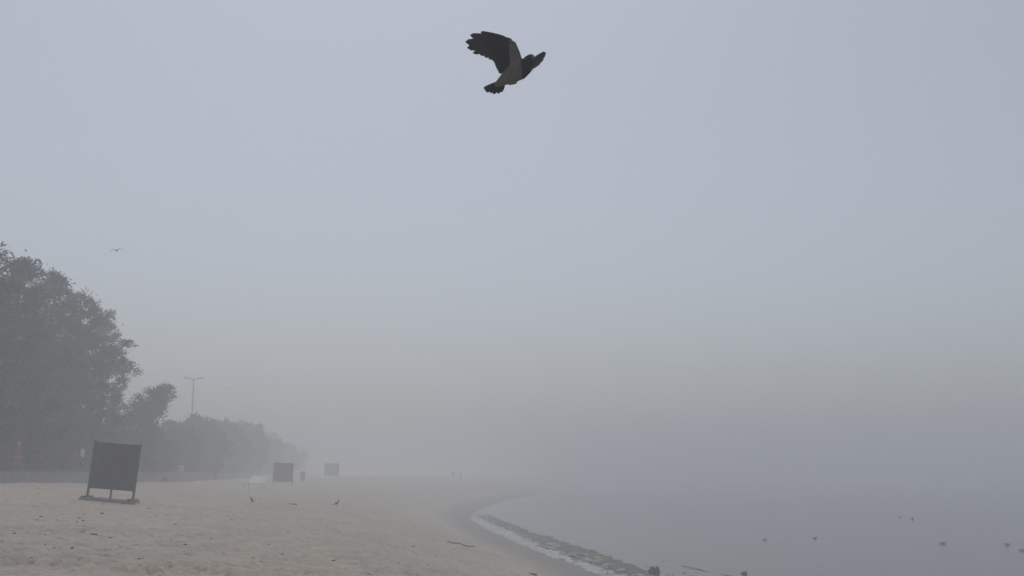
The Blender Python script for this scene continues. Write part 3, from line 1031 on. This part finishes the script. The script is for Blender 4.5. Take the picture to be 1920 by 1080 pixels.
for i, (px, py, sp, yw, lab) in enumerate([
    (1434, 1013, 14, 150, 'grey-backed gull on the water, leftmost of the row'),
    (1528, 1010, 14, 20, 'gull on the water, second from the left of the row'),
    (1674, 1011, 7, 80, 'smallest gull on the water, below the flying pair'),
    (1767, 1020, 18, 160, 'gull on the water, third from the right edge'),
    (1889, 1022, 17, 10, 'gull on the water, second from the right edge'),
    (1916, 1033, 16, 170, 'gull on the water cut by the right edge of the picture'),
    (1476, 1027, 5, 40, 'tiny dark bird on the water between the two leftmost gulls')]):
    floater(px, py, sp, R(yw), lab)

# ------------------------------------------------------------------ strandline: foam strip and weed band
def strip(name, inner, outer, mat, n_len, n_wid, hfun, seed):
    """a sheet between two lines given as photograph points lying on the water"""
    A = smooth_poly(np.array([on_sea(*q) for q in inner]), 2); B = smooth_poly(np.array([on_sea(*q) for q in outer]), 2)
    def res(P, n):
        L = np.concatenate([[0], np.cumsum(np.linalg.norm(np.diff(P, axis=0), axis=1))]); t = np.linspace(0, L[-1], n)
        return np.stack([np.interp(t, L, P[:, 0]), np.interp(t, L, P[:, 1])], 1)
    A, B = res(A, n_len), res(B, n_len)
    w = np.linspace(0, 1, n_wid)
    XY = A[:, None] * (1 - w)[None, :, None] + B[:, None] * w[None, :, None]
    X, Y = XY[..., 0].copy(), XY[..., 1].copy()
    jit = fbm(X * 1.5, Y * 1.1, 5, seed)
    X += .6 * jit * (np.abs(w - .5)[None, :] * 2)
    Z = hfun(X, Y, w[None, :] + 0 * X)
    idx = np.arange(X.size).reshape(X.shape)
    Fq = np.stack([idx[:-1, :-1], idx[:-1, 1:], idx[1:, 1:], idx[1:, :-1]], -1).reshape(-1, 4)
    V = np.stack([X, Y, Z], -1).reshape(-1, 3)
    # closed underside so that the sheet has real thickness
    nb = len(V); Vb = V.copy(); Vb[:, 2] = -.06
    V = np.concatenate([V, Vb]); Fq2 = Fq[:, ::-1] + nb
    bd = np.concatenate([idx[0, :], idx[1:, -1], idx[-1, ::-1][1:], idx[::-1, 0][1:-1]])
    nx_ = np.roll(bd, -1)
    side = np.stack([bd, bd + nb, nx_ + nb, nx_], 1)
    return from_np(name, V, np.concatenate([Fq, Fq2, side]), M[mat], smooth=True)


IN = [(1230, 1120), (1130, 1080), (1083, 1062), (1033, 1043), (987, 1027), (933, 1002), (905, 989), (884, 975), (882, 969)]
MID = [(1275, 1120), (1172, 1080), (1118, 1062), (1066, 1043), (1018, 1024), (962, 998), (935, 986), (910, 974), (895, 967)]
OUT = [(1340, 1120), (1243, 1080), (1200, 1064), (1167, 1051), (1117, 1033), (1060, 1017), (1000, 999), (952, 980), (917, 967)]


def h_foam(X, Y, w):
    e = np.clip(np.minimum(w, 1 - w) * 5, 0, 1)
    return -.028 + .05 * e + .10 * fbm(X * 1.4, Y * 1.4, 5, 60)


def h_weed(X, Y, w):
    e = np.clip(np.minimum(w * 2.5, (1 - w) * 4), 0, 1)
    return -.045 + .11 * e + .12 * fbm(X * 2.4, Y * 2.4, 5, 90)


fo = strip('foam_strip', IN, MID, 'foam', 500, 24, h_foam, 50); tag(fo, 'pale foam strip along the waterline', 'foam', kind='stuff')
we = strip('seaweed_band', MID, OUT, 'weed', 600, 34, h_weed, 70); tag(we, 'dark grey-green seaweed washed up beside the foam', 'seaweed', kind='stuff')

# loose weed scraps on the shallow water and along the tide mark: one uncountable mass
def scraps(name, pts, mat, label, rad, seed):
    rng = np.random.default_rng(seed); bm = bmesh.new()
    for (x, y, z) in pts:
        r = rad * (.4 + rng.random()); a = rng.random() * 3.1
        res = bmesh.ops.create_icosphere(bm, subdivisions=1, radius=1)
        Mx = Matrix.Translation((x, y, z)) @ Matrix.Rotation(a, 4, 'Z') @ Matrix.Diagonal((r * (1 + 1.6 * rng.random()), r * .7, r * .42, 1))
        bmesh.ops.transform(bm, matrix=Mx, verts=res['verts'])
        for v in res['verts']: v.co += Vector(rng.normal(0, r * .14, 3))
    o = from_bm(name, bm, M[mat], smooth=False); tag(o, label, 'debris', kind='stuff'); return o


rng = np.random.default_rng(5)
pts = []
O = smooth_poly(np.array([on_sea(*q) for q in OUT]), 3)
for k in range(46):
    q = O[rng.integers(len(O))]; d = rng.exponential(.55)
    pts.append((q[0] + d * .9, q[1] + d * .5 + rng.normal(0, .4), .0))
I2 = smooth_poly(np.array([on_sea(*q) for q in MID]), 3)
for k in range(120):
    q = I2[rng.integers(len(I2))]; pts.append((q[0] + rng.normal(0, .25), q[1] + rng.normal(0, .25), .03))
scraps('weed_scraps', pts, 'weed', 'small dark weed scraps floating beside the seaweed', .04, 8)
pts = []
O3 = smooth_poly(np.array([on_sea(*q) for q in OUT]), 3)
for k in range(130):
    i = rng.integers(len(O3)); f = .08 + .42 * rng.random() ** 1.5
    q = I2[min(i, len(I2) - 1)] * (1 - f) + O3[i] * f
    pts.append((q[0] + rng.normal(0, .2), q[1] + rng.normal(0, .5), .045))
scraps('foam_patches', pts, 'foam', 'small pale foam patches caught in the seaweed', .12, 12)
pts = []
for k in range(300):
    y = 19 + 45 * rng.random() ** 1.6; x = -y * .5 + rng.random() * y * .52
    if float(shore_dist(np.array([x]), np.array([y]))[0]) > 2: pts.append((x, y, gz(x, y) + .005))
scraps('sand_litter', pts, 'debris', 'tiny dark bits of weed and twigs scattered over the sand', .024, 9)


def lump(px, py, wpx, label, name, cat, mat, flat=.5, sea=False, yaw=0, long=1.0):
    p = Vector((*on_sea(px, py), 0)) if sea else hit(px, py)
    r = wpx / F * p.y / 2
    bm = bmesh.new(); bmesh.ops.create_icosphere(bm, subdivisions=3, radius=1)
    for v in bm.verts:
        q = v.co.copy()
        f = 1 + .35 * math.sin(q.x * 3.1 + px) * math.sin(q.y * 2.7 + py) + .18 * math.sin(q.z * 5 + q.x * 4)
        v.co = Vector((q.x * r * long, q.y * r, q.z * r * flat)) * f
    o = from_bm(name, bm, M[mat], loc=p + Vector((0, 0, r * flat * .35)), smooth=True); o.rotation_euler = (0, 0, yaw)
    return tag(o, label, cat)


lump(1227, 1073, 16, 'dark wet stone at the outer edge of the seaweed', 'stone', 'stone', 'stone', 1.1, sea=True)
lump(1395, 1076, 11, 'small dark stone in the shallows at the lower edge', 'stone', 'stone', 'stone', .6, sea=True)
lump(176, 1005, 12, 'thick dark weed clump on the sand, right one of a pair below the nearest screen', 'weed_clump', 'weed clump', 'debris', .5)
lump(153, 999, 12, 'flat dark weed clump on the sand, left one of a pair below the nearest screen', 'weed_clump', 'weed clump', 'debris', .25)
lump(191, 964, 6, 'small dark pebble on the sand just below the nearest screen', 'pebble', 'pebble', 'stone', .7)
lump(264, 1049, 10, 'dark weed clump near the lower edge of the sand, left of centre', 'weed_clump', 'weed clump', 'debris', .35)
lump(58, 1050, 8, 'dark weed clump at the lower left corner of the sand', 'weed_clump', 'weed clump', 'debris', .4)
lump(548, 946, 10, 'low weed heap on the sand between the two crows', 'weed_heap', 'weed clump', 'wood', .3, long=1.5)
lump(1000, 1078, 14, 'dark weed clump at the bottom edge beside the wet sand', 'weed_clump', 'weed clump', 'debris', .35)

# thin branch lying in the shallows
a, b2 = on_sea(1278, 1061), on_sea(1375, 1082)
bm = bmesh.new()
P3 = [Vector((a[0] * (1 - t) + b2[0] * t + .02 * math.sin(t * 9), a[1] * (1 - t) + b2[1] * t + -.03 * math.sin(t * 5), .004 + .02 * math.sin(t * 7))) for t in np.linspace(0, 1, 14)]
tube(bm, P3, [.008 + .014 * t for t in np.linspace(0, 1, 14)], 8)
o = from_bm('driftwood_branch', bm, M['wood'], smooth=True); tag(o, 'thin dark driftwood branch lying in the shallows', 'driftwood')
# twig line at the edge of the dry sand
P3 = []
for t in np.linspace(0, 1, 16):
    q = hit(838 + 52 * t, 1016 + 11 * t + 1.0 * math.sin(t * 11)); P3.append(q + Vector((0, 0, .015)))
bm = bmesh.new(); tube(bm, P3, [.012 + .02 * abs(math.sin(k * 1.7)) for k in range(16)], 7)
o = from_bm('weed_strand', bm, M['debris'], smooth=True); tag(o, 'thin dark strand of weed lying on sand left of the wet strip', 'weed strand')

# ------------------------------------------------------------------ fog
bm = bmesh.new(); bx(bm, (0, 0, 8.25), (2810, 2810, 22.5))
fog = from_bm('haze', bm)
fm = bpy.data.materials.new('fog'); fm.use_nodes = True
nt = fm.node_tree
for n in list(nt.nodes): nt.nodes.remove(n)
ou = nt.nodes.new('ShaderNodeOutputMaterial'); pv = nt.nodes.new('ShaderNodeVolumePrincipled')
pv.inputs['Color'].default_value = (.978, .990, 1.0, 1)
pv.inputs['Density'].default_value = FOG
pv.inputs['Anisotropy'].default_value = 0.15
nt.links.new(pv.outputs[0], ou.inputs['Volume'])
fog.data.materials.append(fm)
tag(fog, kind='stuff')
